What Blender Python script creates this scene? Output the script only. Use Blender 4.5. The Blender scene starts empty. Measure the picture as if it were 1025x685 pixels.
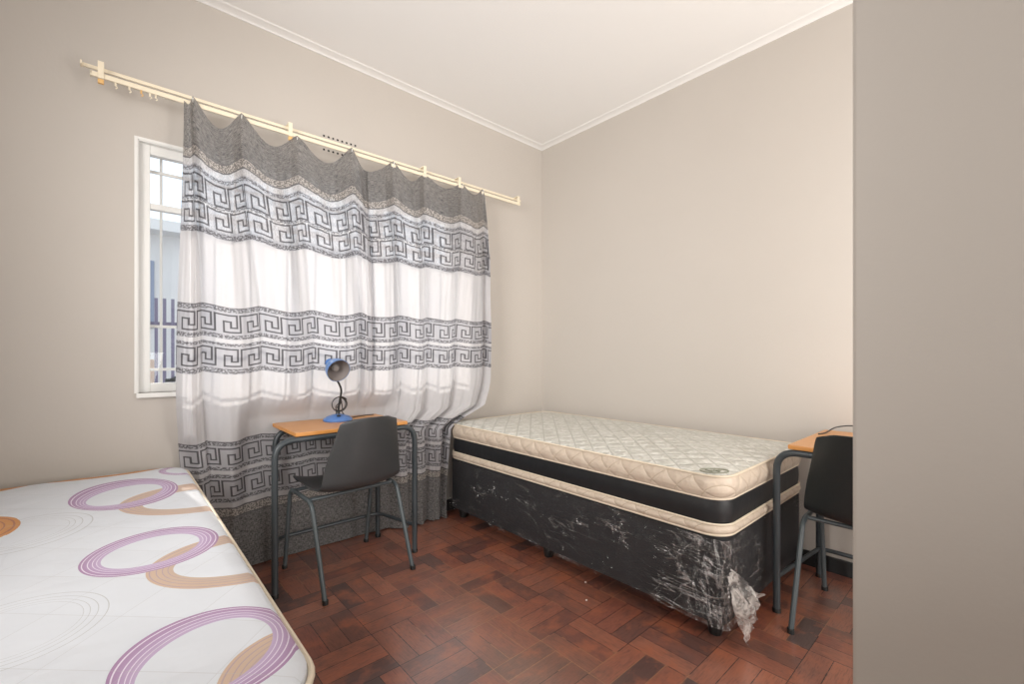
import bpy, bmesh, math, random
import numpy as np
from mathutils import Vector, Matrix
random.seed(7)
S = bpy.context.scene
COL = S.collection
PI = math.pi
YW, XR, CH, XL, YB = 2.66, 2.72, 2.852, -1.0, -1.3      # window wall, right wall, ceiling, left wall, back wall

# ------------------------------------------------------------------ camera
cd = bpy.data.cameras.new('camera'); cam = bpy.data.objects.new('camera', cd); COL.objects.link(cam)
cam.location = (0, 0, 1.1); cam.rotation_euler = (PI/2, 0, math.radians(48.2-90))
cd.sensor_width = 36; cd.lens = 446/1025*36; cd.shift_y = 13/1025; cd.clip_start = .05
S.camera = cam

# ------------------------------------------------------------------ world, sun, added fill lights
w = bpy.data.worlds.new('world'); S.world = w; w.use_nodes = True
bgn = w.node_tree.nodes['Background']; bgn.inputs[0].default_value = (.80, .90, 1.0, 1); bgn.inputs[1].default_value = 1.5
def sun(d, strength, col, ang):
    l = bpy.data.lights.new('sun', 'SUN'); o = bpy.data.objects.new('sun', l); COL.objects.link(o)
    o.rotation_euler = Vector(d).to_track_quat('-Z', 'Y').to_euler(); l.energy = strength; l.color = col; l.angle = math.radians(ang)
sun((.10, -1, -.62), 3.0, (1, .93, .84), 1.0)
def area(name, loc, d, sx, sy, power, col, spread=180):
    l = bpy.data.lights.new(name, 'AREA'); o = bpy.data.objects.new(name, l); COL.objects.link(o)
    l.shape = 'RECTANGLE'; l.spread = math.radians(spread); l.size = sx; l.size_y = sy; l.energy = power; l.color = col
    o.location = loc; o.rotation_euler = Vector(d).to_track_quat('-Z', 'Y').to_euler()
area('rear_fill', (-.3, -1.15, 1.4), (.30, 1, -.1), 1.2, 2.2, 12, (1, .985, .965))  # added fill lamp behind the camera, no real fitting there
area('partition_fill', (1.85, -1.15, 1.4), (.30, 1, -.05), 1.3, 2.2, 38, (1, .975, .94))  # added fill lamp hidden behind the partition, brightens the right side
area('upward_fill', (-.3, -.65, .9), (-.1, .5, 1), 1.3, 1.0, 14, (1, .985, .97))  # unseen upward fill added to brighten the ceiling
area('upward_fill', (1.9, -.65, .9), (-.1, .5, 1), 1.4, 1.0, 24, (1, .985, .97))  # second added upward fill, behind the partition
# unseen fill lamp added at the left to brighten the right wall
area('left_fill', (-.93, 1.25, 1.75), (1, .42, -.12), 1.5, 1.5, 38, (1, .98, .95), 100)
S.view_settings.view_transform = 'Standard'; S.view_settings.look = 'None'
S.view_settings.gamma = 1; S.view_settings.use_curve_mapping = False; S.view_settings.exposure = 0.0

# ------------------------------------------------------------------ node helper
class NT:
    def __init__(s, name):
        s.m = bpy.data.materials.new(name); s.m.use_nodes = True; s.t = s.m.node_tree; s.t.nodes.clear()
        s.out = s.t.nodes.new('ShaderNodeOutputMaterial'); s._tc = None
    def new(s, typ, **kw):
        n = s.t.nodes.new('ShaderNode'+typ)
        for k, v in kw.items(): setattr(n, k, v)
        return n
    def put(s, sock, v):
        if v is None: return
        if hasattr(v, 'is_output') or isinstance(v, bpy.types.NodeSocket): s.t.links.new(v, sock)
        else:
            if isinstance(v, (tuple, list)) and len(v) == 3 and sock.type == 'RGBA': v = (*v, 1)
            sock.default_value = v
    def math(s, op, a, b=None, c=None, clamp=False):
        n = s.new('Math', operation=op); n.use_clamp = clamp
        s.put(n.inputs[0], a); s.put(n.inputs[1], b); s.put(n.inputs[2], c); return n.outputs[0]
    def tc(s, k='Object'):
        if s._tc is None: s._tc = s.new('TexCoord')
        return s._tc.outputs[k]
    def sep(s, v):
        n = s.new('SeparateXYZ'); s.put(n.inputs[0], v); return n.outputs
    def comb(s, x, y, z=0.0):
        n = s.new('CombineXYZ'); s.put(n.inputs[0], x); s.put(n.inputs[1], y); s.put(n.inputs[2], z); return n.outputs[0]
    def mapping(s, v, scale=(1, 1, 1), rot=(0, 0, 0), loc=(0, 0, 0)):
        n = s.new('Mapping'); s.put(n.inputs[0], v); n.inputs['Scale'].default_value = scale
        n.inputs['Rotation'].default_value = rot; n.inputs['Location'].default_value = loc; return n.outputs[0]
    def noise(s, v, scale=5, detail=3, rough=.5, dist=0.0):
        n = s.new('TexNoise'); s.put(n.inputs['Vector'], v); n.inputs['Scale'].default_value = scale
        n.inputs['Detail'].default_value = detail; n.inputs['Roughness'].default_value = rough; n.inputs['Distortion'].default_value = dist
        return n.outputs['Fac']
    def ramp(s, f, stops, interp='LINEAR'):
        n = s.new('ValToRGB'); n.color_ramp.interpolation = interp; e = n.color_ramp.elements
        while len(e) < len(stops): e.new(.5)
        for i, (p, c) in enumerate(stops):
            e[i].position = p; e[i].color = (*c, 1) if isinstance(c, (tuple, list)) else (c, c, c, 1)
        s.put(n.inputs[0], f); return n.outputs[0]
    def mix(s, f, a, b, mode='MIX'):
        n = s.new('Mix', data_type='RGBA', blend_type=mode); s.put(n.inputs[0], f); s.put(n.inputs[6], a); s.put(n.inputs[7], b); return n.outputs[2]
    def bump(s, h, strength=.3, dist=.01):
        n = s.new('Bump'); n.inputs['Strength'].default_value = strength; n.inputs['Distance'].default_value = dist; s.put(n.inputs['Height'], h); return n.outputs[0]
    def bsdf(s, col, rough=.5, metal=0.0, normal=None, **kw):
        n = s.new('BsdfPrincipled'); s.put(n.inputs['Base Color'], col); s.put(n.inputs['Roughness'], rough); s.put(n.inputs['Metallic'], metal)
        if normal is not None: s.put(n.inputs['Normal'], normal)
        for k, v in kw.items(): s.put(n.inputs[k.replace('_', ' ')], v)
        return n.outputs[0]
    def mixs(s, f, a, b):
        n = s.new('MixShader'); s.put(n.inputs[0], f); s.put(n.inputs[1], a); s.put(n.inputs[2], b); return n.outputs[0]
    def done(s, sh): s.put(s.out.inputs[0], sh); return s.m
def srgb(r, g, b):
    f = lambda c: (c/255/12.92) if c/255 <= .04045 else ((c/255+.055)/1.055)**2.4
    return (f(r), f(g), f(b))
def simple(name, col, rough=.5, metal=0.0, nscale=0, nstr=.2, var=.0, **kw):
    n = NT(name); c = col; nrm = None
    if nscale:
        f = n.noise(n.tc(), nscale, 4); nrm = n.bump(f, nstr, .004)
        if var: c = n.mix(f, tuple(x*(1-var) for x in col), tuple(min(1, x*(1+var)) for x in col))
    return n.done(n.bsdf(c, rough, metal, nrm, **kw))

# ------------------------------------------------------------------ materials
def wall_mat():
    n = NT('wall_paint'); v = n.tc()
    f = n.noise(v, 1.3, 3); g = n.noise(v, 90, 3)
    c = n.mix(f, (.512, .470, .425), (.555, .512, .466))
    return n.done(n.bsdf(c, .62, 0.0, n.bump(n.math('ADD', n.math('MULTIPLY', g, .4), n.noise(v, 12, 3)), .25, .003)))
M_wall = wall_mat()
M_ceil = simple('ceiling_paint', (.84, .825, .805), .8, nscale=4, nstr=.05)
M_white = simple('white_gloss_paint', (.80, .79, .76), .35, nscale=14, nstr=.05)
M_base = simple('dark_skirting_paint', (.012, .013, .014), .4, nscale=20)
def parquet():
    n = NT('parquet'); B = .235
    x, y, _ = n.sep(n.tc())
    bx = n.math('DIVIDE', n.math('SUBTRACT', x, .99), B); by = n.math('DIVIDE', n.math('SUBTRACT', y, 1.44), B)
    ix = n.math('FLOOR', bx); iy = n.math('FLOOR', by)
    fx = n.math('SUBTRACT', bx, ix); fy = n.math('SUBTRACT', by, iy)
    par = n.math('FLOORED_MODULO', n.math('ADD', ix, iy), 2.0)          # 1: strips run along y
    inv = n.math('SUBTRACT', 1.0, par)
    mixf = lambda a, b: n.math('ADD', n.math('MULTIPLY', a, par), n.math('MULTIPLY', b, inv))
    across = mixf(fx, fy); along = mixf(fy, fx)
    a3 = n.math('MULTIPLY', across, 3.0); st = n.math('FLOOR', a3); fs = n.math('SUBTRACT', a3, st)
    wn = n.new('TexWhiteNoise', noise_dimensions='3D'); n.put(wn.inputs['Vector'], n.comb(ix, iy, n.math('ADD', st, .5)))
    rnd = wn.outputs['Value']; rsep = n.sep(wn.outputs['Color'])
    # gaps between strips and blocks
    e1 = n.math('MULTIPLY', n.math('SUBTRACT', .5, n.math('ABSOLUTE', n.math('SUBTRACT', fs, .5))), .0783)
    e2 = n.math('MULTIPLY', n.math('SUBTRACT', .5, n.math('ABSOLUTE', n.math('SUBTRACT', along, .5))), B)
    edge = n.math('MINIMUM', e1, e2)
    wob = n.math('MULTIPLY', n.noise(n.tc(), 60, 2), .0030)
    gap = n.math('LESS_THAN', edge, n.math('ADD', wob, -.0002))
    soft = n.math('MULTIPLY', edge, 160, clamp=True)
    gv = n.comb(n.math('MULTIPLY', along, 1.6), n.math('MULTIPLY', a3, 6.0), n.math('MULTIPLY', rnd, 40))
    grain = n.noise(gv, 3.4, 6, .7, .6)
    blot = n.noise(n.tc(), 7, 5, .65); blot2 = n.noise(n.tc(), 2.1, 3)
    base = n.ramp(rnd, [(0, srgb(88, 64, 60)), (.2, srgb(138, 80, 64)), (.42, srgb(158, 98, 76)), (.6, srgb(112, 74, 64)), (.78, srgb(168, 106, 82)), (.9, srgb(134, 82, 66)), (1, srgb(84, 68, 66))])
    c = n.mix(n.ramp(grain, [(.26, .8), (.52, 0.0)]), base, srgb(66, 42, 36))
    c = n.mix(n.ramp(blot, [(.50, 0.0), (.66, .7)]), c, srgb(172, 100, 70))
    c = n.mix(n.ramp(blot, [(.30, .6), (.46, 0.0)]), c, srgb(84, 64, 60))
    c = n.mix(n.math('MULTIPLY', gap, n.math('GREATER_THAN', blot2, .47)), c, srgb(46, 26, 20))
    c = n.mix(n.math('MULTIPLY', gap, n.math('LESS_THAN', blot2, .47)), c, srgb(158, 110, 78))
    rough = n.math('ADD', .34, n.math('MULTIPLY', blot, .16))
    h = n.math('ADD', soft, n.math('ADD', n.math('MULTIPLY', grain, .35), n.math('MULTIPLY', rsep[1], .5)))
    return n.done(n.bsdf(c, rough, 0.0, n.bump(h, .22, .0015), Specular_IOR_Level=.7, Coat_Weight=1.0, Coat_Roughness=.22, Coat_IOR=2.1))
M_floor = parquet()

# bed-side ellipse rings: (cx, cy, a, b, d): q = |(a*dx + b*dy, d*dy)|
def ring_mask(n, x, y, E, L):
    cx, cy, a, b, d = E
    dx = n.math('SUBTRACT', x, cx-L[0]); dy = n.math('SUBTRACT', y, cy-L[1])
    u = n.math('ADD', n.math('MULTIPLY', dx, a), n.math('MULTIPLY', dy, b)); v = n.math('MULTIPLY', dy, d)
    return n.math('SQRT', n.math('ADD', n.math('MULTIPLY', u, u), n.math('MULTIPLY', v, v)))
def ring(n, x, y, O, I, L):
    ro = ring_mask(n, x, y, O, L); ri = ring_mask(n, x, y, I, L)
    m = n.math('MULTIPLY', n.math('LESS_THAN', ro, 1.0), n.math('GREATER_THAN', ri, 1.0))
    a = n.math('SUBTRACT', ri, 1.0); b = n.math('SUBTRACT', 1.0, ro)
    t = n.math('DIVIDE', a, n.math('MAXIMUM', n.math('ADD', a, b), .001))
    return m, t
RINGS = {
'p1': ((0.0343,2.1308,6.693,-0.048,4.626), (0.0341,2.1083,10.035,-2.288,8.035), 'p'),
'p2': ((0.0781,1.4730,7.153,-0.575,6.549), (0.0755,1.4672,10.202,-1.305,9.886), 'p'),
'p3': ((0.1238,0.9020,7.504,0.288,6.960), (0.1195,0.8919,10.483,-1.740,9.741), 'p'),
't1': ((0.232,1.936,4.50,0.15,4.80), (0.232,1.920,6.25,0.06,8.0), 't'),
't2': ((0.252,1.294,5.05,0.2,5.72), (0.262,1.288,6.3,0.3,8.7), 't'),
't3': ((0.255,.745,6.8,0.3,6.6), (0.262,.738,9.0,0.5,9.2), 't'),
'o1': ((-.335,1.925,7.6,0,5.8), (-.335,1.925,15,0,11), 'o'),
'o2': ((-.310,1.29,7.2,0,6.6), (-.310,1.29,14,0,12), 'o'),
'o3': ((-.02,2.66,4.2,0,5.4), (-.02,2.66,5.0,0,7.4), 'o'),
'o4': ((-.42,2.62,5.0,0,6.0), (-.42,2.62,7.0,0,9.4), 'o'),
'p4': ((.235,2.44,11.0,0,9.0), (.235,2.44,15,0,13), 'p'),
'p5': ((-.52,1.60,7.2,-.5,6.6), (-.52,1.60,10.4,-1.2,9.9), 'p'),
'g1': ((-.185,1.83,7.0,-.5,6.0), (-.185,1.83,11.5,-1.2,9.8), 'g'),
'g2': ((-.135,1.195,7.6,0,7.2), (-.135,1.195,11.0,0,10.4), 'g')}
def ring_fabric():
    n = NT('ringed_mattress_ticking'); L = (-.21, 1.6275)
    x, y, z = n.sep(n.tc()); v = n.tc()
    c = n.mix(n.noise(v, 5, 3), (.70, .735, .79), (.77, .80, .85))
    for k, (O, I, kind) in sorted(RINGS.items(), key=lambda q: 'gotp'.index(q[1][2])):
        m, t = ring(n, x, y, O, I, L)
        f = n.math('FRACT', n.math('MULTIPLY', t, 4.6)); line = n.math('MULTIPLY', n.math('COMPARE', f, .0, .20), n.math('GREATER_THAN', t, .1))
        if kind == 'g':
            ln = n.math('COMPARE', n.math('FRACT', n.math('MULTIPLY', t, 3.3)), .10, .055)
            c = n.mix(n.math('MULTIPLY', n.math('MULTIPLY', m, ln), .5), c, (.36, .36, .34))
            continue
        grad = n.math('MULTIPLY', n.math('ADD', y, 1.0), .5, clamp=True)
        if kind == 'p': col = n.ramp(t, [(0, srgb(196, 176, 206)), (.55, srgb(186, 160, 194)), (1, srgb(170, 136, 172))]); lc = srgb(232, 222, 236)
        elif kind == 't': col = n.ramp(t, [(0, srgb(202, 180, 162)), (1, srgb(208, 182, 160))]); lc = srgb(186, 164, 168)
        else: col = n.ramp(t, [(0, srgb(214, 158, 100)), (1, srgb(206, 148, 96))]); lc = srgb(176, 120, 100)
        c = n.mix(m, c, n.mix(line, col, lc))
    q = n.mapping(v, rot=(0, 0, .75)); qx, qy, _ = n.sep(q)
    s1 = n.math('ABSOLUTE', n.math('SUBTRACT', n.math('FRACT', n.math('MULTIPLY', qx, 7.0)), .5))
    s2 = n.math('ABSOLUTE', n.math('SUBTRACT', n.math('FRACT', n.math('MULTIPLY', qy, 7.0)), .5))
    st = n.math('LESS_THAN', n.math('MINIMUM', s1, s2), .006)
    c = n.mix(n.math('MULTIPLY', st, .35), c, (.5, .5, .5))
    h = n.math('ADD', n.math('MULTIPLY', n.noise(n.mapping(v, scale=(1, 3, 1), rot=(0, 0, .5)), 4, 4), 3.0), n.math('MULTIPLY', n.math('MINIMUM', s1, s2), 1.2))
    return n.done(n.bsdf(c, .55, 0.0, n.bump(h, .35, .006), Specular_IOR_Level=.3))
M_ring = ring_fabric()
M_cream = simple('cream_mattress_border', srgb(222, 208, 188), .5, nscale=18, nstr=.6, var=.08)
def quilt(name, scale, a, b, strength, gloss=.5):
    n = NT(name); v = n.tc(); x, y, z = n.sep(n.mapping(v, rot=(0, 0, .78)))
    s1 = n.math('ABSOLUTE', n.math('SUBTRACT', n.math('FRACT', n.math('MULTIPLY', x, scale)), .5))
    s2 = n.math('ABSOLUTE', n.math('SUBTRACT', n.math('FRACT', n.math('MULTIPLY', y, scale)), .5))
    d = n.math('POWER', n.math('MULTIPLY', n.math('MINIMUM', s1, s2), 2.0), .5)
    ns = n.noise(v, 20, 4, .6, 1.6)
    c = n.mix(n.ramp(ns, [(.42, 0.0), (.62, 1.0)]), a, b)
    c = n.mix(n.math('LESS_THAN', n.math('MINIMUM', s1, s2), .035), c, tuple(q*.93 for q in a))
    return n.done(n.bsdf(c, gloss, 0.0, n.bump(n.math('ADD', d, n.math('MULTIPLY', ns, .7)), strength, .012)))
M_quilt = quilt('quilted_damask', 13, srgb(196, 195, 186), srgb(224, 223, 217), .75, .40)
def quilt_side():
    n = NT('quilted_cream_side'); x, y, z = n.sep(n.tc())
    a = n.math('ADD', x, y); k = 9.0
    s1 = n.math('ABSOLUTE', n.math('SUBTRACT', n.math('FRACT', n.math('MULTIPLY', n.math('ADD', a, z), k)), .5))
    s2 = n.math('ABSOLUTE', n.math('SUBTRACT', n.math('FRACT', n.math('MULTIPLY', n.math('SUBTRACT', a, z), k)), .5))
    m = n.math('MINIMUM', s1, s2); ns = n.noise(n.tc(), 16, 4, .6, .8)
    c = n.mix(ns, srgb(192, 174, 156), srgb(220, 206, 188)); c = n.mix(n.math('LESS_THAN', m, .015), c, srgb(192, 174, 152))
    return n.done(n.bsdf(c, .5, 0.0, n.bump(n.math('ADD', n.math('POWER', n.math('MULTIPLY', m, 2.0), .5), ns), .6, .010)))
M_quiltside = quilt_side()
M_pipe = simple('cream_piping', srgb(226, 212, 190), .5)
M_black = simple('black_mattress_band', (.014, .015, .017), .45, nscale=25, nstr=.35, var=.3)
M_dark = simple('dark_base_fabric', (.011, .011, .013), .8, nscale=60, nstr=.2, var=.2)
M_leg = simple('black_plastic_leg', (.012, .013, .013), .35, nscale=10, nstr=.05)
M_steel = simple('charcoal_painted_steel', (.045, .055, .062), .38, nscale=25, nstr=.06)
M_steel2 = simple('grey_painted_chair_tube', (.075, .092, .10), .36, nscale=25, nstr=.06)
M_chair = simple('charcoal_moulded_plastic', (.046, .048, .050), .40, nscale=130, nstr=.12, var=.15)
M_chair2 = simple('black_moulded_plastic', (.013, .017, .018), .40, nscale=130, nstr=.12, var=.15)
M_blue = simple('blue_enamel', (.085, .19, .46), .28, nscale=8, nstr=.03)
M_bluedk = simple('blue_grey_enamel', (.12, .23, .48), .3, nscale=8, nstr=.03)
M_inner = simple('grey_shade_lining', (.24, .21, .20), .5, nscale=30, nstr=.05)
M_bulb = simple('frosted_bulb', (.26, .24, .23), .25, nscale=30, nstr=.02)
M_cable = simple('dark_cable', (.03, .026, .025), .45, nscale=40, nstr=.05)
M_rail = simple('cream_curtain_track', srgb(236, 224, 200), .4, nscale=20, nstr=.05)
M_yel = simple('yellowed_plastic', srgb(226, 182, 118), .45, nscale=20, nstr=.05)
M_hole = simple('dark_vent_hole', (.008, .008, .008), .9, nscale=20, nstr=.02)
def wood():
    n = NT('orange_wood_top'); v = n.mapping(n.tc(), scale=(1.5, 16, 16))
    g = n.noise(v, 3, 5, .6, .5); c = n.mix(g, srgb(186, 128, 78), srgb(222, 166, 108))
    return n.done(n.bsdf(c, .36, 0.0, n.bump(g, .08, .002)))
M_wood = wood()
M_woodedge = simple('wood_edge', srgb(208, 144, 76), .4, nscale=30, nstr=.05, var=.1)
def film():
    n = NT('clear_plastic_film'); v = n.tc()
    x, y, z = n.sep(v)
    q = n.mapping(v, scale=(1.4, .9, 7.5), rot=(.22, .1, 0))
    a = n.noise(q, 3.0, 4, .55, .7); b = n.noise(n.mapping(v, scale=(5, 3.2, 1.6), rot=(-.35, .2, 0)), 3.5, 4, .55, .6)
    ridge = n.math('SUBTRACT', 1.0, n.math('MULTIPLY', n.math('ABSOLUTE', n.math('SUBTRACT', a, .5)), 26.0), clamp=True)
    ridge2 = n.math('SUBTRACT', 1.0, n.math('MULTIPLY', n.math('ABSOLUTE', n.math('SUBTRACT', b, .52)), 34.0), clamp=True)
    # gathered creases at the near corner and along the top hem
    dx = n.math('ADD', x, .47); dy = n.math('ADD', y, .92)
    cn = n.math('SUBTRACT', 1.0, n.math('MULTIPLY', n.math('SQRT', n.math('ADD', n.math('MULTIPLY', dx, dx), n.math('MULTIPLY', dy, dy))), 4.2), clamp=True)
    cg = n.noise(n.mapping(v, scale=(11, 11, 2.2), rot=(.25, .25, 0)), 3.2, 4, .6, .8)
    r3 = n.math('MULTIPLY', cn, n.math('SUBTRACT', 1.0, n.math('MULTIPLY', n.math('ABSOLUTE', n.math('SUBTRACT', cg, .5)), 11.0), clamp=True))
    hz = n.math('ADD', n.math('ADD', n.math('MULTIPLY', ridge, .8), n.math('MULTIPLY', ridge2, .6)), n.math('MULTIPLY', r3, 1.1))
    nr = n.bump(n.math('ADD', hz, n.math('MULTIPLY', a, 2.0)), .9, .012)
    tr = n.new('BsdfTransparent').outputs[0]
    gl = n.new('BsdfGlossy'); gl.inputs['Color'].default_value = (1, 1, 1, 1); gl.inputs['Roughness'].default_value = .16; n.put(gl.inputs['Normal'], nr)
    df = n.new('BsdfDiffuse'); df.inputs['Color'].default_value = (.7, .7, .7, 1); n.put(df.inputs['Normal'], nr)
    big = n.math('ADD', n.ramp(n.noise(v, 4.5, 3, .5), [(.48, 0.0), (.62, 1.0)]), cn, clamp=True)
    hz = n.math('MULTIPLY', hz, n.math('ADD', .25, n.math('MULTIPLY', big, .75)))
    pk = n.math('POWER', n.math('MULTIPLY', hz, 1.0, clamp=True), 2.0)
    s1 = n.mixs(n.math('ADD', n.math('MULTIPLY', pk, .10), .004), tr, df.outputs[0])
    return n.done(n.mixs(n.math('ADD', n.math('MULTIPLY', pk, .40), .026), s1, gl.outputs[0]))
M_film = film()
def film_loose():
    n = NT('crumpled_plastic_film'); v = n.tc()
    a = n.noise(v, 22, 5, .6, 1.0); nr = n.bump(a, .8, .01)
    tr = n.new('BsdfTransparent').outputs[0]
    gl = n.bsdf((.75, .72, .69), .2, 0.0, nr)
    return n.done(n.mixs(n.ramp(a, [(.36, .12), (.62, .75)]), tr, gl))
M_film2 = film_loose()
def glass():
    n = NT('window_glass'); tr = n.new('BsdfTransparent').outputs[0]
    gl = n.new('BsdfGlossy'); gl.inputs['Roughness'].default_value = .02
    return n.done(n.mixs(.05, tr, gl.outputs[0]))
M_glass = glass()

# ------------------------------------------------------------------ mesh helpers
def link(name, me, mats, parent=None):
    o = bpy.data.objects.new(name, me); COL.objects.link(o)
    for m in (mats if isinstance(mats, (list, tuple)) else [mats]): me.materials.append(m)
    if parent: o.parent = parent
    return o
def obj(name, bm, mats, parent=None, smooth=False, loc=None):
    bmesh.ops.recalc_face_normals(bm, faces=bm.faces[:])
    me = bpy.data.meshes.new(name); bm.to_mesh(me); bm.free()
    if smooth:
        me.polygons.foreach_set('use_smooth', [True]*len(me.polygons))
        try: me.set_sharp_from_angle(angle=math.radians(40))
        except Exception: pass
    o = link(name, me, mats, parent)
    if loc: o.location = loc
    return o
def box(bm, x0, x1, y0, y1, z0, z1, bev=0.0, mi=0):
    t = bmesh.new(); bmesh.ops.create_cube(t, size=1)
    for v in t.verts: v.co = Vector(((x0+x1)/2+v.co.x*(x1-x0), (y0+y1)/2+v.co.y*(y1-y0), (z0+z1)/2+v.co.z*(z1-z0)))
    if bev: bmesh.ops.bevel(t, geom=t.edges[:], offset=bev, segments=2, affect='EDGES', profile=.6)
    for f in t.faces: f.material_index = mi
    me = bpy.data.meshes.new('t'); t.to_mesh(me); t.free(); bm.from_mesh(me); bpy.data.meshes.remove(me)
def tube(bm, pts, r, seg=10, caps=True, mi=0):
    pts = [Vector(p) for p in pts]; rs = r if isinstance(r, (list, tuple)) else [r]*len(pts)
    rings = []; prev = None
    for i, p in enumerate(pts):
        t = (pts[min(i+1, len(pts)-1)]-pts[max(i-1, 0)]).normalized()
        if prev is None:
            up = Vector((0, 0, 1)) if abs(t.z) < .9 else Vector((1, 0, 0)); a = t.cross(up).normalized()
        else: a = (prev-t*prev.dot(t)).normalized()
        prev = a; b = t.cross(a)
        rings.append([bm.verts.new(p+(a*math.cos(2*PI*k/seg)+b*math.sin(2*PI*k/seg))*rs[i]) for k in range(seg)])
    for i in range(len(rings)-1):
        for k in range(seg):
            f = bm.faces.new((rings[i][k], rings[i][(k+1) % seg], rings[i+1][(k+1) % seg], rings[i+1][k])); f.material_index = mi
    if caps:
        for rg in (rings[0], rings[-1]):
            f = bm.faces.new(rg); f.material_index = mi
def fillet(pts, rad, n=6):
    pts = [Vector(p) for p in pts]; out = [pts[0]]
    for i in range(1, len(pts)-1):
        p = pts[i]; a = (pts[i-1]-p); b = (pts[i+1]-p); r = min(rad, a.length*.48, b.length*.48)
        s = p+a.normalized()*r; e = p+b.normalized()*r
        for k in range(n+1):
            t = k/n; out.append(s*(1-t)**2+p*2*t*(1-t)+e*t*t)
    out.append(pts[-1]); return out
def lathe(bm, prof, seg=24, M=Matrix(), mi=0):
    rings = []
    for r, z in prof:
        rings.append([bm.verts.new(M@Vector((r*math.cos(2*PI*k/seg), r*math.sin(2*PI*k/seg), z))) for k in range(seg)] if r > 1e-6 else [bm.verts.new(M@Vector((0, 0, z)))])
    for a, b in zip(rings, rings[1:]):
        for k in range(seg):
            l = (k+1) % seg
            if len(a) == 1 and len(b) == 1: continue
            if len(a) == 1: f = bm.faces.new((a[0], b[k], b[l]))
            elif len(b) == 1: f = bm.faces.new((a[k], a[l], b[0]))
            else: f = bm.faces.new((a[k], a[l], b[l], b[k]))
            f.material_index = mi
def rrect(hx, hy, r, seg=8, sub=14):
    P = []
    cs = [(hx-r, hy-r, 0), (-hx+r, hy-r, 90), (-hx+r, -hy+r, 180), (hx-r, -hy+r, 270)]
    for i, (cx, cy, a0) in enumerate(cs):
        for k in range(seg+1):
            a = math.radians(a0+90*k/seg); P.append((cx+r*math.cos(a), cy+r*math.sin(a)))
        nx, ny, na = cs[(i+1) % 4]; a = math.radians(na)
        q = (nx+r*math.cos(a), ny+r*math.sin(a)); p = P[-1]
        for k in range(1, sub): P.append((p[0]+(q[0]-p[0])*k/sub, p[1]+(q[1]-p[1])*k/sub))
    return P
def slab(bm, hx, hy, r, prof, top=False, bottom=False, dome=0.0, wav=0.0):
    """prof: (outset, z) around a rounded rectangle; top closed by inward rings with a dome"""
    rings = []
    def ringat(o, z, k=0.0):
        pts = rrect(hx+o, hy+o, max(.01, r+o)) if o > -min(hx, hy)*.2 else rrect(max(.012, hx+o), max(.012, hy+o), max(.01, min(r, hx+o, hy+o)*.9))
        return [bm.verts.new((x, y, z+wav*math.sin(9*x+5*y)*math.sin(7*y-3*x))) for x, y in pts]
    for o, z in prof: rings.append(ringat(o, z))
    zt = prof[-1][1]; o0 = prof[-1][0]
    if top:
        N = 12
        for k in range(1, N+1):
            t = k/N; o = o0-(min(hx, hy)-.013)*t
            rings.append(ringat(o, zt+dome*(1-(1-t)**3)))
    for a, b in zip(rings, rings[1:]):
        n = len(a)
        for k in range(n): bm.faces.new((a[k], a[(k+1) % n], b[(k+1) % n], b[k]))
    if top: bm.faces.new(rings[-1])
    if bottom: bm.faces.new(rings[0])
def tag(o, label=None, cat=None, group=None, kind=None):
    if label: o['label'] = label
    if cat: o['category'] = cat
    if group: o['group'] = group
    if kind: o['kind'] = kind
    return o
def thing(name, label, cat, loc=(0, 0, 0), rz=0.0, group=None):
    o = bpy.data.objects.new(name, None); COL.objects.link(o); o.empty_display_size = .1
    o.location = loc; o.rotation_euler = (0, 0, rz); return tag(o, label, cat, group)
def struct(name, bm, m, **kw): return tag(obj(name, bm, m, **kw), kind='structure')

# ------------------------------------------------------------------ the room
WX0, WX1, WZ0, WZ1, WT = .082, 1.87, .925, 2.088, .20     # window opening
bm = bmesh.new(); box(bm, XL-.2, XR+.2, YB-.2, YW+WT, -.1, 0); struct('floor', bm, M_floor)
bm = bmesh.new(); box(bm, XL-.2, XR+.2, YB-.2, YW+WT, CH, CH+.1); struct('ceiling', bm, M_ceil)
bm = bmesh.new()
box(bm, XL-.2, WX0, YW, YW+WT, 0, CH); box(bm, WX1, XR+.2, YW, YW+WT, 0, CH)
box(bm, WX0, WX1, YW, YW+WT, 0, WZ0); box(bm, WX0, WX1, YW, YW+WT, WZ1, CH)
struct('wall_window', bm, M_wall)
bm = bmesh.new(); box(bm, XR, XR+.2, YB, YW, 0, CH); struct('wall_right', bm, M_wall)
bm = bmesh.new(); box(bm, XL-.2, XL, YB, YW, 0, CH); struct('wall_left', bm, M_wall)
bm = bmesh.new(); box(bm, XL-.2, XR+.2, YB-.2, YB, 0, CH); struct('wall_back', bm, M_wall)
bm = bmesh.new(); box(bm, .95, 1.08, YB, .182, 0, CH, .006); struct('wall_partition', bm, M_wall)
bm = bmesh.new(); box(bm, XR-.016, XR, YB, YW, 0, .075, .003); struct('baseboard_right', bm, M_base)
bm = bmesh.new(); box(bm, XL, XR-.017, YW-.016, YW, 0, .075, .003); struct('baseboard_window', bm, M_base)
def cornice(name, a, b, inward):
    bm = bmesh.new(); prof = [(0, 0), (0, -.014), (.008, -.014)]
    for k in range(6):
        t = k/5*PI/2; prof.append((.008+.050*(1-math.cos(t)), -.014+.010*math.sin(t)))
    prof += [(.066, 0)]
    vs = []
    for p in (a, b): vs.append([bm.verts.new((p[0]+inward[0]*u, p[1]+inward[1]*u, CH+v)) for u, v in prof])
    for k in range(len(prof)-1): bm.faces.new((vs[0][k], vs[0][k+1], vs[1][k+1], vs[1][k]))
    bm.faces.new(vs[0]); bm.faces.new(vs[1])
    struct(name, bm, M_ceil)
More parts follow.
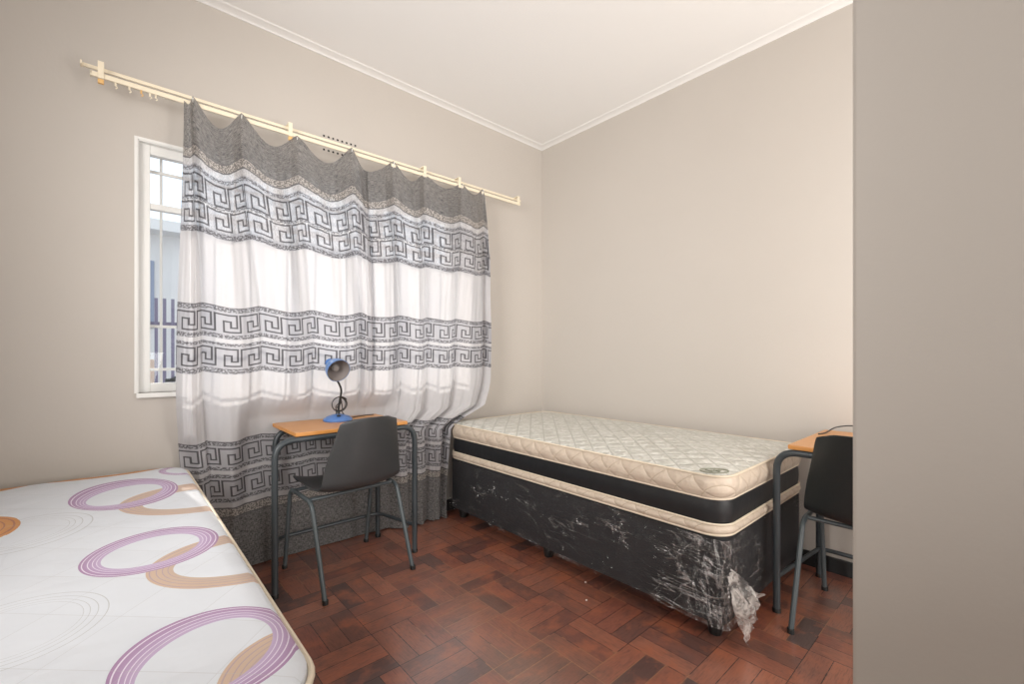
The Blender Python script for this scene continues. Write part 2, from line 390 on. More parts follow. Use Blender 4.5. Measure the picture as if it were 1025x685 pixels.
# thin cove strips where walls meet ceiling
cornice('trim_1', (XL, YW), (XR, YW), (0, -1)); cornice('trim_2', (XR, YW), (XR, YB), (-1, 0))

# window
wr = bpy.data.objects.new('window_1', None); COL.objects.link(wr); wr.location = (WX0, YW, WZ0); tag(wr, kind='structure')
W_, H_ = WX1-WX0, WZ1-WZ0
bm = bmesh.new(); fy0, fy1 = .028, .068; fw = .046
box(bm, 0, fw, fy0, fy1, 0, H_, .003); box(bm, W_-fw, W_, fy0, fy1, 0, H_, .003)
box(bm, fw, W_-fw, fy0, fy1, H_-fw, H_, .003); box(bm, fw, W_-fw, fy0, fy1, 0, fw*.9, .003)
for mx in (.60, 1.19): box(bm, mx-.022, mx+.022, fy0+.003, fy1, fw*.9, H_-fw, .003)
box(bm, fw, W_-fw, fy0+.004, fy1, .862, .890, .003)
obj('window_frame', bm, M_white, wr)
def bars(zs, xs, y, r, name):
    bm = bmesh.new()
    for z in zs: box(bm, fw-.01, W_-fw+.01, y-r, y+r, z-r*1.2, z+r*1.2, .001)
    for x in xs: tube(bm, [(x, y+2*r, .03), (x, y+2*r, H_-.03)], r, 8)
    return obj(name, bm, M_white, wr)
bars([.105, .312, 1.052], [.09+.155*k for k in range(11)], .080, .0055, 'burglar_bars')
bm = bmesh.new()
for a, b in ((fw, .578), (.622, 1.168), (1.212, W_-fw)):
    for z0, z1 in ((.042, .862), (.890, H_-fw)): box(bm, a, b, .052, .056, z0, z1)
obj('pane', bm, M_glass, wr)
bm = bmesh.new(); box(bm, -.006, W_+.006, -.022, .03, -.022, 0, .004); obj('window_sill', bm, M_white, wr)
bm = bmesh.new()
box(bm, -.012, 0.0, -.004, .002, 0, H_+.012); box(bm, W_, W_+.012, -.004, .002, 0, H_+.012); box(bm, 0, W_, -.004, .002, H_, H_+.012)
box(bm, 0, .004, .0, .028, 0, H_); box(bm, W_-.004, W_, 0, .028, 0, H_); box(bm, 0, W_, 0, .028, H_-.004, H_)
obj('window_reveal', bm, M_white, wr)
bm = bmesh.new(); box(bm, .10, .14, .012, .028, .045, .062, .003); tube(bm, fillet([(.12, .02, .055), (.12, -.004, .06), (.155, -.006, .075)], .01), .005, 8)
obj('window_latch', bm, M_steel, wr)

# air vent: small rows of holes above the curtain
t = thing('air_vent', 'small airbrick grid of dark holes high on the wall above the curtain track', 'vent', (1.005, YW, 2.335))
bm = bmesh.new(); box(bm, -.110, .110, -.0012, 0, -.052, .052, .0004); obj('vent_plate', bm, M_wall, t)
bm = bmesh.new()
for i in range(8):
    for j in range(4): box(bm, -.094+.0265*i-.0052, -.094+.0265*i+.0052, -.0022, -.0010, -.04+.0265*j-.0052, -.04+.0265*j+.0052)
obj('vent_holes', bm, M_hole, t)

# ------------------------------------------------------------------ outside the window
M_ext = simple('pale_render', (.78, .76, .74), .8, nscale=3, nstr=.1, var=.06)
M_extwin = simple('blue_grey_shutter', (.30, .34, .44), .5, nscale=3, nstr=.1)
M_extgr = simple('pale_concrete', (.58, .56, .54), .9, nscale=3, nstr=.1)
M_fence = simple('grey_purple_palisade', (.20, .18, .26), .5, nscale=9, nstr=.1)
M_post = simple('tan_timber_post', srgb(222, 190, 160), .6, nscale=9, nstr=.1)
bm = bmesh.new(); box(bm, -6, 9, YW+WT+.05, 14, -.6, -.45); struct('ground_outside', bm, M_extgr)
t = thing('neighbour_building', 'pale neighbouring building with blue-grey windows seen through the uncovered pane', 'building', (1.5, 8.5, -.45))
bm = bmesh.new(); box(bm, -5, 5, 0, 3, 0, 3.35); obj('wall', bm, M_ext, t)
bm = bmesh.new(); box(bm, -5.2, 5.2, -.35, 3.2, 3.35, 3.5); obj('roof', bm, M_ext, t)
for k in range(7):
    bm = bmesh.new(); box(bm, -4.3+1.25*k, -3.55+1.25*k, -.03, .02, 1.95, 2.95, .01); f = obj('window', bm, M_extwin, t)
    bm = bmesh.new(); box(bm, -3.95+1.25*k, -3.90+1.25*k, -.05, -.03, 1.95, 2.95); obj('mullion', bm, M_white, f)
for k in range(7):
    bm = bmesh.new(); box(bm, -4.4+1.25*k, -3.7+1.25*k, -.03, .02, .5, 1.3, .01); obj('lower_window', bm, M_extwin, t)
t = thing('palisade_fence', 'grey palisade fence with tan posts outside the uncovered window pane', 'fence', (1.0, 6.0, -.45))
bm = bmesh.new()
for k in range(74): box(bm, -2.5+.07*k, -2.472+.07*k, -.01, .01, .75, 2.15)
obj('palings', bm, M_fence, t)
bm = bmesh.new(); box(bm, -2.6, 2.7, .01, .04, .95, 1.0); box(bm, -2.6, 2.7, .01, .04, 1.85, 1.9); obj('rails', bm, M_fence, t)
for k in range(6):
    bm = bmesh.new(); box(bm, -2.55+.9*k, -2.47+.9*k, .04, .12, 0, 1.5, .005); obj('post', bm, M_post, t)
bm = bmesh.new(); box(bm, -2.7, 2.8, .04, .2, 0, .75); obj('plinth', bm, M_ext, t)

# ------------------------------------------------------------------ curtain track
YR = 2.56
t = thing('curtain_track', 'long cream double curtain track fixed across the window wall', 'curtain rail', (-.104, YR, 2.287))
LR = 2.378+.104
bm = bmesh.new(); box(bm, 0, LR+.03, .030, .040, .027, .042, .002); box(bm, 0, .006, .005, .04, .023, .038, .001); obj('back_rail', bm, M_rail, t)
bm = bmesh.new(); box(bm, .03, LR-.01, -.010, .0, -.020, .0, .002); box(bm, .03, .036, -.010, .030, -.012, .0, .001); obj('front_rail', bm, M_rail, t)
for x in (.064, .804, 1.62, 1.895, LR-.03):
    bm = bmesh.new(); box(bm, x-.010, x+.010, -.012, YW-YR, .042, .048, .002); box(bm, x-.010, x+.010, -.014, -.009, -.024, .048, .001)
    b = obj('bracket', bm, M_rail, t)
    if x < 1: bm = bmesh.new(); box(bm, x-.010, x+.010, -.018, -.002, -.046, -.028, .003); tag(obj('bracket_clip', bm, M_yel, b), 'yellowed plastic clip')
for i, x in enumerate((.11, .155, .195, .225, .245)):
    bm = bmesh.new(); tube(bm, [(x, -.006, -.02), (x, -.006, -.036)], .0035, 8); tube(bm, fillet([(x, -.006, -.034), (x+.008, -.006, -.040), (x, -.006, -.046)], .005), .002, 6)
    obj('glider', bm, M_yel if i == 2 else M_rail, t)

# ------------------------------------------------------------------ curtains
def curtain_mat():
    n = NT('patterned_voile'); uv = n.tc('UV'); u, v, _ = n.sep(uv)     # metres: u along the cloth, v height on the wall
    P = .107
    def band(z0, z1): return n.math('MULTIPLY', n.math('GREATER_THAN', v, z0), n.math('LESS_THAN', v, z1))
    fu = n.math('FRACT', n.math('DIVIDE', u, P))
    lines = None
    keys = [(1.840, 1.945), (1.722, 1.812), (1.226, 1.308), (1.060, 1.142), (.572, .650), (.408, .486)]
    hv = None
    for z0, z1 in keys:
        t = n.math('MULTIPLY', n.math('DIVIDE', n.math('SUBTRACT', v, z0), z1-z0), band(z0-.006, z1+.006))
        b = band(z0-.006, z1+.006)
        off = n.math('MULTIPLY', n.math('SUBTRACT', 1.0, b), 0.0)
        hv = n.math('ADD', t, off) if hv is None else n.math('ADD', hv, t)
        ab = b if lines is None else n.math('ADD', ab, b)
        lines = 1
    hv = n.math('ADD', hv, n.math('MULTIPLY', n.math('SUBTRACT', 1.0, ab), -5.0))
    th = .040; tv = .045
    segs = [('v', 0.0, 0, 1), ('v', 1.0, 0, 1), ('h', 1.0, 0, .86), ('v', .86, .27, 1), ('h', .27, .62, .86), ('v', .62, .27, .62), ('h', .62, .34, .62), ('v', .34, 0, .62), ('h', 0.0, .34, 1.0)]
    acc = None
    for k, c, a, b in segs:
        if k == 'v': m = n.math('MULTIPLY', n.math('COMPARE', fu, c, th), n.math('COMPARE', hv, (a+b)/2, (b-a)/2+tv))
        else: m = n.math('MULTIPLY', n.math('COMPARE', hv, c, tv), n.math('COMPARE', fu, (a+b)/2, (b-a)/2+th))
        acc = m if acc is None else n.math('MAXIMUM', acc, m)
    key = acc
    def many(lst):
        r = None
        for z0, z1 in lst:
            b = band(z0, z1); r = b if r is None else n.math('ADD', r, b)
        return r
    # dotted borders beside the keys, white stripes between them, grey ends
    bords = many([(1.965, 1.985), (1.822, 1.836), (1.815, 1.8201), (1.678, 1.704), (1.322, 1.342), (1.192, 1.212), (1.156, 1.170), (1.022, 1.046), (.664, .682), (.540, .558), (.500, .518), (.375, .394)])
    dots = n.math('GREATER_THAN', n.noise(n.comb(n.math('MULTIPLY', u, 95), n.math('MULTIPLY', v, 150)), 1.0, 2), .47)
    bordm = n.math('MULTIPLY', bords, dots)
    small = many([(2.030, 2.072), (.300, .340)])
    sx = n.math('FRACT', n.math('MULTIPLY', u, 40)); sc = n.noise(n.comb(n.math('MULTIPLY', u, 120), n.math('MULTIPLY', v, 120)), 1.0, 1)
    smallm = n.math('MULTIPLY', small, n.math('GREATER_THAN', sc, .5))
    edgel = many([(2.022, 2.030), (2.072, 2.079), (.292, .300), (.340, .347), (1.342, 1.346), (.682, .686)])
    greyend = n.math('MAXIMUM', n.math('GREATER_THAN', v, 2.079), n.math('LESS_THAN', v, .292))
    tint = many([(1.826, 1.990), (1.676, 1.812), (1.190, 1.346), (1.020, 1.172), (.538, .686), (.372, .520)])
    ew = n.noise(n.comb(n.math('MULTIPLY', u, 220), n.math('MULTIPLY', v, 60)), 1.0, 2)
    eh = n.noise(n.comb(n.math('MULTIPLY', u, 40), n.math('MULTIPLY', v, 300)), 1.0, 2)
    white = (.735, .72, .73)
    c = n.mix(n.math('MULTIPLY', eh, .25), white, (.58, .58, .60))
    c = n.mix(n.math('MULTIPLY', tint, .60), c, (.46, .46, .50))
    c = n.mix(n.math('MULTIPLY', small, .9), c, (.62, .57, .52))
    gcol = n.mix(n.ramp(n.math('MULTIPLY', n.math('ADD', ew, eh), .5), [(.38, 0.0), (.60, 1.0)]), (.11, .11, .115), (.40, .385, .375))
    c = n.mix(greyend, c, gcol)
    dk = n.math('MAXIMUM', n.math('MAXIMUM', n.math('MULTIPLY', key, .88), n.math('MULTIPLY', bordm, .75)), n.math('MAXIMUM', n.math('MULTIPLY', smallm, .7), n.math('MULTIPLY', edgel, .8)))
    c = n.mix(dk, c, (.085, .08, .085))
    nr = n.bump(n.math('ADD', eh, ew), .25, .001)
    d = n.new('BsdfDiffuse'); n.put(d.inputs[0], c); n.put(d.inputs['Normal'], nr)
    tl = n.new('BsdfTranslucent'); n.put(tl.inputs[0], c)
    tr = n.new('BsdfTransparent')
    body = n.mixs(.44, d.outputs[0], tl.outputs[0])
    hole = n.math('ADD', .035, n.math('MULTIPLY', n.math('GREATER_THAN', v, 1.70), n.math('MULTIPLY', n.math('GREATER_THAN', ew, .5), .24)))
    return n.done(n.mixs(n.math('MULTIPLY', hole, n.math('SUBTRACT', 1.0, n.math('MULTIPLY', dk, .9))), body, tr.outputs[0]))
M_curt = curtain_mat()
def smooth(a, b, x):
    t = np.clip((x-a)/(b-a), 0, 1); return t*t*(3-2*t)
def curtain(name, label, xt, xm, xb, ztops, y0, amps, zbot, pile=None, yfloor=2.60, u0=0.0, taper=None, cw=26):
    """xt, xm, xb: x of the knots (edge, hooks, edge) at the top, at 1.0 m and at the floor"""
    K = len(xt); cols = [k+j/cw for k in range(K-1) for j in range(cw)]+[K-1]
    rows = 230; s = np.array(cols); ki = np.minimum(s.astype(int), K-2); fr = s-ki
    at = lambda a: np.array(a)[ki]*(1-fr)+np.array(a)[ki+1]*fr
    lerp = at
    sag = np.array(amps)[ki]                     # per bay: (top sag)
    bell = np.sin(PI*fr)
    topz = at(ztops)-(sag+.015)*bell**1.25
    # cloth coordinate along the width, from the 1 m row
    xmid = at(xm); ymid = -np.abs(bell)**.75*.055
    du = np.hypot(np.diff(xmid), np.diff(ymid)); U = np.concatenate([[0], np.cumsum(du)])+u0
    V = []; UV = []
    for r in range(rows+1):
        t = r/rows; z0 = 2.285-(2.285-zbot)*t     # pattern height
        d = 2.285-z0
        hang = np.exp(-d/.42)*.80+.20*max(0, 1-d/1.5)
        if r == 0: hang = 1
        z = z0-(2.285-topz)*hang-.008*bell*(1 if d > .1 else d/.1)
        f1 = smooth(0.0, 1.25, d); f2 = smooth(1.3, 2.2, d)
        x = at(xt)*(1-f1)+at(xm)*f1; x = x*(1-f2)+at(xb)*f2
        if taper: x = taper(x, z, s/(K-1))
        grow = .25+.75*min(1, d/.45)
        amp = .075*grow*(1-.45*smooth(1.55, 2.2, d))
        wv = .006*np.sin(s*7+d*2.2)+.004*np.sin(s*17-d*3.1)+.0025*np.sin(s*41+d*7)
        y = y0-amp*np.abs(bell)**.9+wv*min(1, d/.3)+(yfloor-y0)*smooth(.9, 2.27, d)
        if pile: x, y, z = pile(x, y, z, s/(K-1), d)
        y = np.minimum(y, YW-.024); z = np.maximum(z, .006)
        V.append(np.stack([x, y, z], 1)); UV.append(np.stack([U, np.full_like(U, z0)], 1))
    V = np.concatenate(V); UV = np.concatenate(UV); nc = len(cols)
    idx = np.arange((rows+1)*nc).reshape(rows+1, nc)
    q = np.stack([idx[:-1, :-1], idx[:-1, 1:], idx[1:, 1:], idx[1:, :-1]], -1).reshape(-1, 4)
    me = bpy.data.meshes.new(name); base = Vector((float(at(xm).mean()), y0, 0))
    me.from_pydata((V-np.array(base)).tolist(), [], q.tolist())
    uvl = me.uv_layers.new(name='UVMap'); uvl.data.foreach_set('uv', UV[q.reshape(-1)].reshape(-1).astype(np.float32))
    me.polygons.foreach_set('use_smooth', [True]*len(me.polygons))
    root = thing(name, label, 'curtain', base)
    o = link('cloth', me, M_curt, root)
    md = o.modifiers.new('thick', 'SOLIDIFY'); md.thickness = .0006
    me.name = 'cloth'; o.modifiers.remove(md)
    for k in range(1, K):
        if k == K-1 and name == 'curtain' and K == 6 and xt[-1] < 1.2: continue
        bm = bmesh.new(); hx, hz = xt[k]-base.x, ztops[k]
        tube(bm, fillet([(hx, YR-.006-y0, 2.262), (hx, YR-.022-y0, hz-.008), (hx, YR-.012-y0, hz-.022)], .01, 4), .0022, 6)
        obj('hook', bm, M_white, root)
    return root
def press(x, y, z):
    # pushed back against the wall by the desk and the foot of the left bed
    k = smooth(.90, .76, z)*smooth(.44, .52, x)*(1-smooth(1.27, 1.36, x))
    y = y*(1-k)+k*(2.624+.12*(y-2.55))
    k = smooth(.74, .62, z)*(1-smooth(.25, .33, x))
    return y*(1-k)+k*(2.612+.12*(y-2.55))
def pileL(x, y, z, s, d):
    k = smooth(1.9, 2.28, d)
    y = y+k*(.012*np.sin(s*31)); return x, press(x, y, z), z
curtain('curtain', 'left grey and white sheer curtain with Greek key bands, hanging behind the desk lamp',
        [.242, .275, .474, .733, 1.030, 1.130], [.214, .315, .567, .815, 1.084, 1.150], [.26, .38, .62, .86, 1.10, 1.24],
        [2.275, 2.310, 2.302, 2.275, 2.305, 2.185], 2.545, [.02, .105, .10, .11, .03], .008, pileL, 2.635)
def taperR(x, z, s):
    # the outer bay is caught on the mattress: below about 0.75 m the cloth is gathered in beside the bed
    k = smooth(.80, .60, z)
    right = 2.035*(1-k)+1.678*k; left = 1.11
    cur = np.array(x); w = (cur-cur[0])/(cur[-1]-cur[0])
    lim = cur[0]+w*(right-cur[0])
    return np.where(k > 0, np.minimum(cur, lim), cur)
def pileR(x, y, z, s, d):
    k = smooth(1.95, 2.28, d)
    y = y+k*.010*np.sin(s*47)-smooth(1.45, 1.7, d)*.03*s
    return x, press(x, y, z), z
curtain('curtain', 'right grey and white sheer curtain with Greek key bands, tucked down beside the mattress',
        [1.060, 1.295, 1.511, 1.812, 1.997, 2.012], [1.100, 1.347, 1.533, 1.745, 2.000, 2.034], [1.16, 1.30, 1.42, 1.55, 1.65, 1.68],
        [2.18, 2.305, 2.285, 2.300, 2.305, 2.21], 2.555, [.02, .075, .055, .050, .0], .008, pileR, 2.60, .31, taperR)

# ------------------------------------------------------------------ right bed
bx0, bx1, by0, by1 = 1.70, 2.655, .708, 2.56
bcx, bcy = (bx0+bx1)/2, (by0+by1)/2; hx, hy = (bx1-bx0)/2, (by1-by0)/2
t = thing('bed_base', 'dark fabric bed base wrapped in clear plastic film under the cream and black mattress', 'bed base', (bcx, bcy, 0))
bm = bmesh.new(); slab(bm, hx-.012, hy-.012, .035, [(-.004, .070), (0, .074), (0, .400), (-.004, .405)], True, True); obj('base_body', bm, M_dark, t, True)
for x in (-hx+.075, hx-.075):
    for y in (-hy+.07, 0.05, hy-.08):
        bm = bmesh.new(); lathe(bm, [(0, 0), (.022, 0), (.025, .004), (.034, .069), (0, .069)], 20, Matrix.Translation((x, y, 0))); obj('leg', bm, M_leg, t, True)
# plastic film pulled round the base
bm = bmesh.new(); rng = random.Random(4)
pts = rrect(hx-.004, hy-.004, .04, 10, 90); rows = 16; ringsv = []
from mathutils import noise as mn
for j in range(rows+1):
    z = .064+(.400-.064)*j/rows; rg = []
    for x, y in pts:
        L_ = math.hypot(x, y)
        corner = max(0, 1-math.hypot(abs(x)-hx, abs(y)-hy)/.22)
        nn = mn.noise(Vector((x*9, y*9, z*14)))*.5+mn.noise(Vector((x*26, y*20, z*34)))*.3
        o = .004+.009*abs(nn)*(1+2.2*corner)
        nx, ny = (x/hx, y/hy); 
        ax = 1 if abs(abs(x)-hx) < .03 else .15; ay = 1 if abs(abs(y)-hy) < .03 else .15
        rg.append(bm.verts.new((x+math.copysign(o*ax, x), y+math.copysign(o*ay, y), z+.006*mn.noise(Vector((x*12, y*12, 3.1)))*(1 if j in (0,) else .3))))
    ringsv.append(rg)
for a, b in zip(ringsv, ringsv[1:]):
    n_ = len(a)
    for k in range(n_): bm.faces.new((a[k], a[(k+1) % n_], b[(k+1) % n_], b[k]))
tag(obj('plastic_wrap', bm, M_film, t, True), 'shiny clear plastic film')
# loose bunch of film hanging off the near corner
bm = bmesh.new(); nu, nv = 16, 22; G = []
for j in range(nv+1):
    v = j/nv; row = []
    for i in range(nu+1):
        u = i/nu-.5
        wd = .035+.15*v**.8
        cx = -hx+.005+.112*v**1.2; cz = .290-.200*v
        f = .022*math.sin(u*22+v*3)*(.4+v)+.02*mn.noise(Vector((u*7, v*6, 2)))
        jag = .018*mn.noise(Vector((u*9, 1.7, 0))) if v > .9 else 0
        row.append(bm.verts.new((cx+u*wd*.8+.02*v*mn.noise(Vector((v*8, u*3, 9))), -hy-.012-.035*v-abs(f)*.8, max(.006, cz+u*wd*.65+f*.3+jag))))
    G.append(row)
for j in range(nv):
    for i in range(nu): bm.faces.new((G[j][i], G[j][i+1], G[j+1][i+1], G[j+1][i]))
tag(obj('loose_film', bm, M_film2, t, True), 'crumpled loose end of plastic film')

t = thing('mattress', 'single mattress with quilted cream top and black side band, against the right wall', 'mattress', (bcx, bcy, .408))
def bulge(z0, z1, out, n=6): return [(out*math.sin(PI*k/n), z0+(z1-z0)*k/n) for k in range(n+1)]
R_ = .085
bm = bmesh.new(); slab(bm, hx-.006, hy-.006, R_, bulge(.0, .042, .012), False, True); tag(obj('lower_border', bm, M_quiltside, t, True), 'cream lower border')
bm = bmesh.new(); slab(bm, hx-.008, hy-.008, R_, bulge(.040, .140, .006)); tag(obj('side_band', bm, M_black, t, True), 'black side band')
bm = bmesh.new(); slab(bm, hx-.004, hy-.004, R_, bulge(.138, .228, .014, 8)); tag(obj('upper_border', bm, M_quiltside, t, True), 'quilted cream upper border')
bm = bmesh.new(); slab(bm, hx-.006, hy-.006, R_, [(0, .226), (-.012, .232)], True, dome=.022, wav=.0018)
bmesh.ops.subdivide_edges(bm, edges=[e for e in bm.edges if e.calc_length() > .03], cuts=1, use_grid_fill=True)
obj('quilted_top', bm, M_quilt, t, True)
for z, o in ((.043, .002), (.140, -.001), (.228, .003), (.002, .0)):
    bm = bmesh.new(); P_ = [(x, y, z) for x, y in rrect(hx-.004+o, hy-.004+o, R_)]; tube(bm, P_+[P_[0]], .0045, 8, False); obj('piping', bm, M_pipe, t, True)
# oval emblem woven near the front corner of the top
M_logo = simple('grey_green_stitching', srgb(136, 138, 122), .6)
lx, ly, lz = 1.712-bcx, 0.754-bcy, .2500
bm = bmesh.new()
ov = [(lx+.052*math.cos(a)*.7071-.032*math.sin(a)*.7071, ly-.052*math.cos(a)*.7071-.032*math.sin(a)*.7071, lz) for a in [2*PI*k/28 for k in range(28)]]
tube(bm, ov+[ov[0]], .0028, 6, False)
for p in ([(-.03, -.012), (-.012, .012), (0, -.008), (.012, .014), (.03, -.012)], [(-.02, .004), (.022, -.002)]):
    tube(bm, [(lx+(a*.7071-b*.7071), ly+(-a*.7071-b*.7071), lz) for a, b in p], .0028, 6)
tag(obj('emblem', bm, M_logo, t, True), 'grey oval stitched emblem')

# ------------------------------------------------------------------ left bed
L = (-.21, 1.6275); lhx, lhy = .462, .9325
t = thing('bed_base', 'pale fabric bed base under the ring-patterned mattress in the foreground', 'bed base', (L[0], L[1], 0))
bm = bmesh.new(); slab(bm, lhx-.02, lhy-.02, .04, [(-.004, .07), (0, .076), (0, .366), (-.004, .37)], True, True); obj('base_body', bm, M_cream, t, True)
for x in (-lhx+.09, lhx-.09):
    for y in (-lhy+.09, 0, lhy-.09):
        bm = bmesh.new(); lathe(bm, [(0, 0), (.022, 0), (.034, .069), (0, .069)], 20, Matrix.Translation((x, y, 0))); obj('leg', bm, M_leg, t, True)
t = thing('mattress', 'white mattress printed with purple and tan interlocking rings, in the left foreground', 'mattress', (L[0], L[1], .372))
bm = bmesh.new(); slab(bm, lhx-.008, lhy-.008, .10, [(-.01, 0), (0, .006)]+[(.008*math.sin(PI*k/6), .01+.19*k/6) for k in range(7)], False, True); tag(obj('side_panel', bm, M_cream, t, True), 'plain cream side panel')
bm = bmesh.new(); slab(bm, lhx-.008, lhy-.008, .10, [(0, .200), (-.002, .214), (-.012, .222)], True, dome=.010, wav=.0022)
o = obj('printed_top', bm, M_ring, t, True)
bm = bmesh.new(); P_ = [(x, y, .204) for x, y in rrect(lhx-.004, lhy-.004, .10)]; tube(bm, P_+[P_[0]], .006, 8, False); obj('piping', bm, M_pipe, t, True)

# ------------------------------------------------------------------ desks (local: x along the front edge, y towards the back, origin at front left)
def desk(label, loc, rz, Wd, Dd, xl, xr, bl, br, h=.725):
    t = thing('school_desk', label, 'desk', loc, rz, 'school desks')
    bm = bmesh.new(); box(bm, 0, Wd, 0, Dd, h-.019, h, .004)
    for f in bm.faces: f.material_index = 1 if abs(f.normal.z) < .5 else 0
    obj('desktop', bm, [M_wood, M_woodedge], t)
    r = .0145; zt = h-.019-r; yb = Dd-.055; mid = Wd/2
    for a, b, y in ((xl, bl, yb), (Wd+xr, Wd+br, yb)):
        bm = bmesh.new(); tube(bm, fillet([(a, .012, 0), (a, .012, zt), (mid, .012, zt)], .085, 8), r, 12); obj('leg', bm, M_steel, t, True)
        bm = bmesh.new(); tube(bm, fillet([(b, y, 0), (b, y, zt), (mid, y, zt)], .085, 8), r, 12); obj('leg', bm, M_steel, t, True)
    bm = bmesh.new(); tube(bm, fillet([(xl, .022, .15), (bl+.006, yb-.022, .15), (Wd+br-.006, yb-.022, .15), (Wd+xr, .022, .15)], .05, 6), .010, 10); obj('stretcher', bm, M_steel, t, True)
    for x in (.06, Wd-.085):
        bm = bmesh.new(); box(bm, x, x+.025, .026, Dd-.07, h-.034, h-.0195, .002); obj('top_rail', bm, M_steel, t)
    for xs, ys in ((xl, .012), (Wd+xr, .012), (bl, yb), (Wd+br, yb)):
        bm = bmesh.new(); lathe(bm, [(0, -.0), (.0165, 0), (.0165, .016), (.0150, .018)], 14, Matrix.Translation((xs, ys, .0005))); obj('foot_cap', bm, M_leg, t, True)
    return t
desk('wooden-topped school desk with grey steel legs carrying the blue lamp', (.628, 2.205, 0), 0.0, .575, .405, -.085, .05, .0, -.01, .738)
desk('wooden-topped school desk at the right wall, half hidden behind the partition', (2.105, .622, 0), -PI/2, .62, .56, -.045, .04, -.01, -.02)

# ------------------------------------------------------------------ chairs (local: origin on floor, sitter faces +y)
def chair(label, loc, rz, shell_m, tube_m, lw=.452, backtop=.775):
    t = thing('plastic_chair', label, 'chair', loc, rz, 'moulded plastic school chairs')
    # shell: v along seat front -> bend -> back top
    prof = [(.205, .405), (.212, .425), (.195, .440), (.12, .442), (.02, .432), (-.08, .430), (-.145, .440), (-.185, .470), (-.205, .515), (-.222, .57), (-.240, .64), (-.256, .70), (-.270, .752), (-.277, .778), (-.281, .793)]
    wid = [.165, .180, .190, .198, .202, .204, .203, .200, .196, .188, .172, .158, .147, .136, .112]
    # refine
    N = 56; nu = 22; ps = []
    for k in range(N+1):
        f = k/N*(len(prof)-1); i = min(int(f), len(prof)-2); a = f-i
        def cr(arr, c):
            p0 = arr[max(i-1, 0)]; p1 = arr[i]; p2 = arr[i+1]; p3 = arr[min(i+2, len(arr)-1)]
            g = (lambda q: q[c]) if c is not None else (lambda q: q)
            p0, p1, p2, p3 = g(p0), g(p1), g(p2), g(p3)
            return .5*(2*p1+(p2-p0)*a+(2*p0-5*p1+4*p2-p3)*a*a+(3*p1-p0-3*p2+p3)*a**3)
        ps.append((cr(prof, 0), cr(prof, 1), cr(wid, None), k/N))
    bm = bmesh.new(); G = []
    for y, z, wd, f in ps:
        row = []; back = min(1, max(0, (f-.42)/.2)); 
        for i in range(nu+1):
            u = -1+2*i/nu; e = abs(u)**3
            zz = z+.012+(.022*e*(1-back)) - (.006*(1-abs(u))*(1-back)); yy = y+back*.040*abs(u)**2.2
            if f > .90: zz -= .024*abs(u)**5*(f-.90)/.10
            row.append(bm.verts.new((u*wd*1.02+.0, yy, zz)))
        G.append(row)
    for j in range(N):
        for i in range(nu): bm.faces.new((G[j][i], G[j][i+1], G[j+1][i+1], G[j+1][i]))
    o = obj('seat_shell', bm, shell_m, t, True)
    md = o.modifiers.new('thickness', 'SOLIDIFY'); md.thickness = .007; md.offset = 0
    md = o.modifiers.new('round', 'BEVEL'); md.width = .0025; md.segments = 2; md.limit_method = 'ANGLE'
    h = lw/2; r = .0105; ti = .002
    for sx in (-1, 1):
        bm = bmesh.new()
        tube(bm, fillet([(sx*h, -.262, 0.0), (sx*(h-ti), -.110, .413), (sx*(h-ti), .15, .426), (sx*h, .222, 0)], .045, 8), r, 12); obj('side_frame', bm, tube_m, t, True)
        for y in (-.262, .222):
            bm = bmesh.new(); lathe(bm, [(0, 0), (.0135, 0), (.0135, .018), (.011, .02)], 12, Matrix.Translation((sx*h, y, .0005))); obj('foot_cap', bm, M_leg, t, True)
    for y, zz in ((-.072, .414), (.11, .424)):
        bm = bmesh.new(); tube(bm, [(-h+.002, y, zz), (h-.002, y, zz)], .009, 10); obj('cross_bar', bm, tube_m, t, True)
    return t
chair('charcoal moulded plastic chair tucked under the desk by the curtains', (.900, 2.290, 0), math.radians(4.4), M_chair, M_steel2)
chair('black moulded plastic chair at the right-hand desk, partly hidden by the partition', (2.258, .353, 0), -PI/2, M_chair2, M_steel2)

# ------------------------------------------------------------------ desk lamp
t = thing('desk_lamp', 'blue gooseneck desk lamp standing on the left wooden desk', 'lamp', (.922, 2.472, .738))
bm = bmesh.new(); lathe(bm, [(0, 0), (.074, 0), (.077, .006), (.074, .013), (.058, .024), (.034, .033), (.014, .037), (0, .038)], 32); obj('lamp_base', bm, M_blue, t, True)
hd = Vector((-.030, -.045, .292))
bm = bmesh.new(); tube(bm, fillet([(0, 0, .036), (.006, -.006, .10), (.014, -.020, .17), (-.008, -.026, .215), tuple(hd+Vector((.004, .012, -.058)))], .05, 8), .0055, 10)
lathe(bm, [(0, .036), (.012, .036), (.010, .052), (.006, .056)], 14)
obj('gooseneck', bm, M_leg, t, True)
ax = Vector((.10, -1.0, -.40)).normalized()
Mh = Matrix.Translation(hd)@ax.to_track_quat('Z', 'Y').to_matrix().to_4x4()
bm = bmesh.new(); lathe(bm, [(.061, .040), (.063, .040), (.062, .030), (.056, .000), (.044, -.025), (.030, -.042), (.024, -.050)], 32, Mh); obj('lamp_shade', bm, M_bluedk, t, True)
bm = bmesh.new(); lathe(bm, [(.0605, .039), (.059, .028), (.053, .0), (.040, -.024), (.024, -.040), (0, -.042)], 32, Mh); tag(obj('shade_lining', bm, M_inner, t, True), 'grey-brown shade lining')
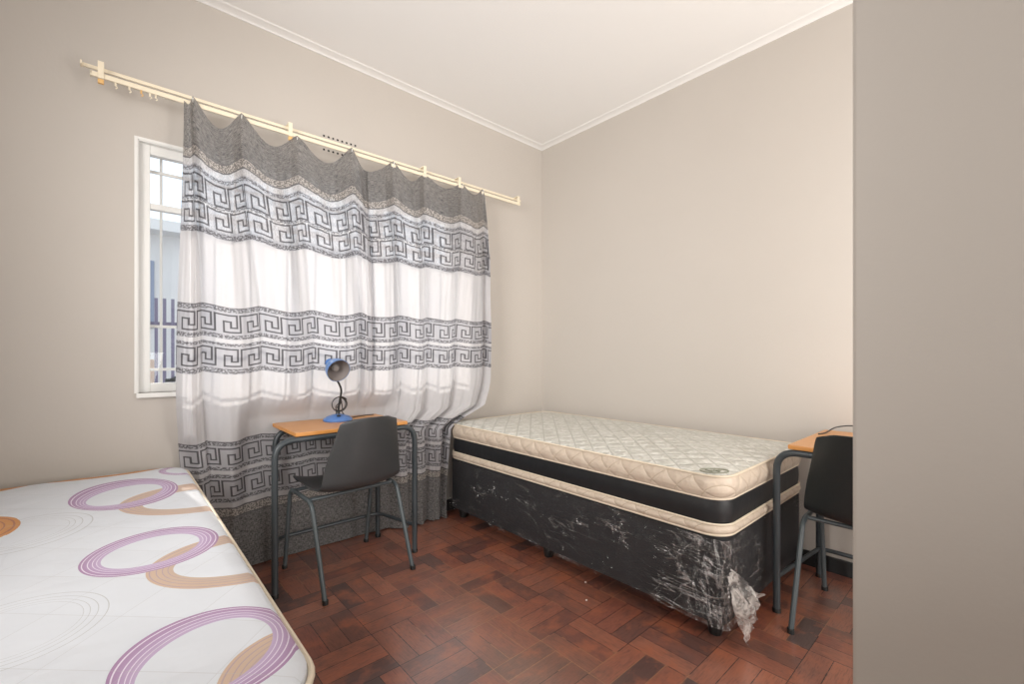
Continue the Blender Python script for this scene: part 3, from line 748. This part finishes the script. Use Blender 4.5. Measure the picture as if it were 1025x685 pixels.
bm = bmesh.new(); lathe(bm, [(.024, -.050), (.025, -.056), (.022, -.058), (.025, -.066), (.022, -.068), (.024, -.076), (.018, -.088), (0, -.09)], 20, Mh); obj('lamp_socket', bm, M_blue, t, True)
bm = bmesh.new(); lathe(bm, [(0, .016), (.014, .013), (.022, .000), (.020, -.012), (.010, -.030), (0, -.034)], 20, Mh); obj('bulb', bm, M_bulb, t, True)
bm = bmesh.new(); lathe(bm, [(0, 0), (.010, 0), (.010, .007), (0, .009)], 14, Matrix.Translation((-.012, -.045, .029))); obj('switch', bm, M_leg, t, True)
bm = bmesh.new(); pts = []
for k in range(60):
    a = 2*PI*k/28+.6; rr = .044-.006*(k/60); pts.append((.01+rr*math.cos(a), .004-.010+.02*k/60, .090+rr*.95*math.sin(a)))
tube(bm, pts, .0028, 6)
tube(bm, fillet([pts[-1], (.03, .01, .06), (.015, -.02, .045), (.07, .03, .0034), (.13, .07, .0034), (.20, .09, .0034), (.245, .085, .0034)], .03, 5), .0028, 6)
tube(bm, fillet([(.0, .0, .042), (-.02, -.008, .08), (.03, 0, .11), (-.005, .004, .07)], .02, 5), .0028, 6)
obj('cord', bm, M_cable, t, True)

# cable over the right desk
bm = bmesh.new()
tube(bm, fillet([(2.47, .60, .7285), (2.53, .585, .7285), (2.60, .565, .752), (2.62, .50, .765), (2.62, .42, .762), (2.61, .34, .745), (2.55, .28, .7285), (2.45, .26, .7285)], .05, 6), .0032, 8)
tag(obj('power_cable', bm, M_cable, None, True), 'thin black cable arching over the back of the right wooden desk', 'cable')
# two specks of debris on the floor
M_speck = simple('white_crumb', (.8, .78, .74), .7, nscale=60)
for x, y, lb in ((1.699, 1.368, 'tiny white crumb on the parquet nearest the bed base edge'), (1.578, 1.265, 'tiny white crumb on the parquet farther out from the bed base')):
    bm = bmesh.new(); bmesh.ops.create_icosphere(bm, subdivisions=2, radius=.004)
    for v in bm.verts: v.co.z = v.co.z*.6+.0024; v.co.x *= 1+.3*random.random()
    o = obj('crumb', bm, M_speck, None, True); o.location = (x, y, 0); tag(o, lb, 'crumb')
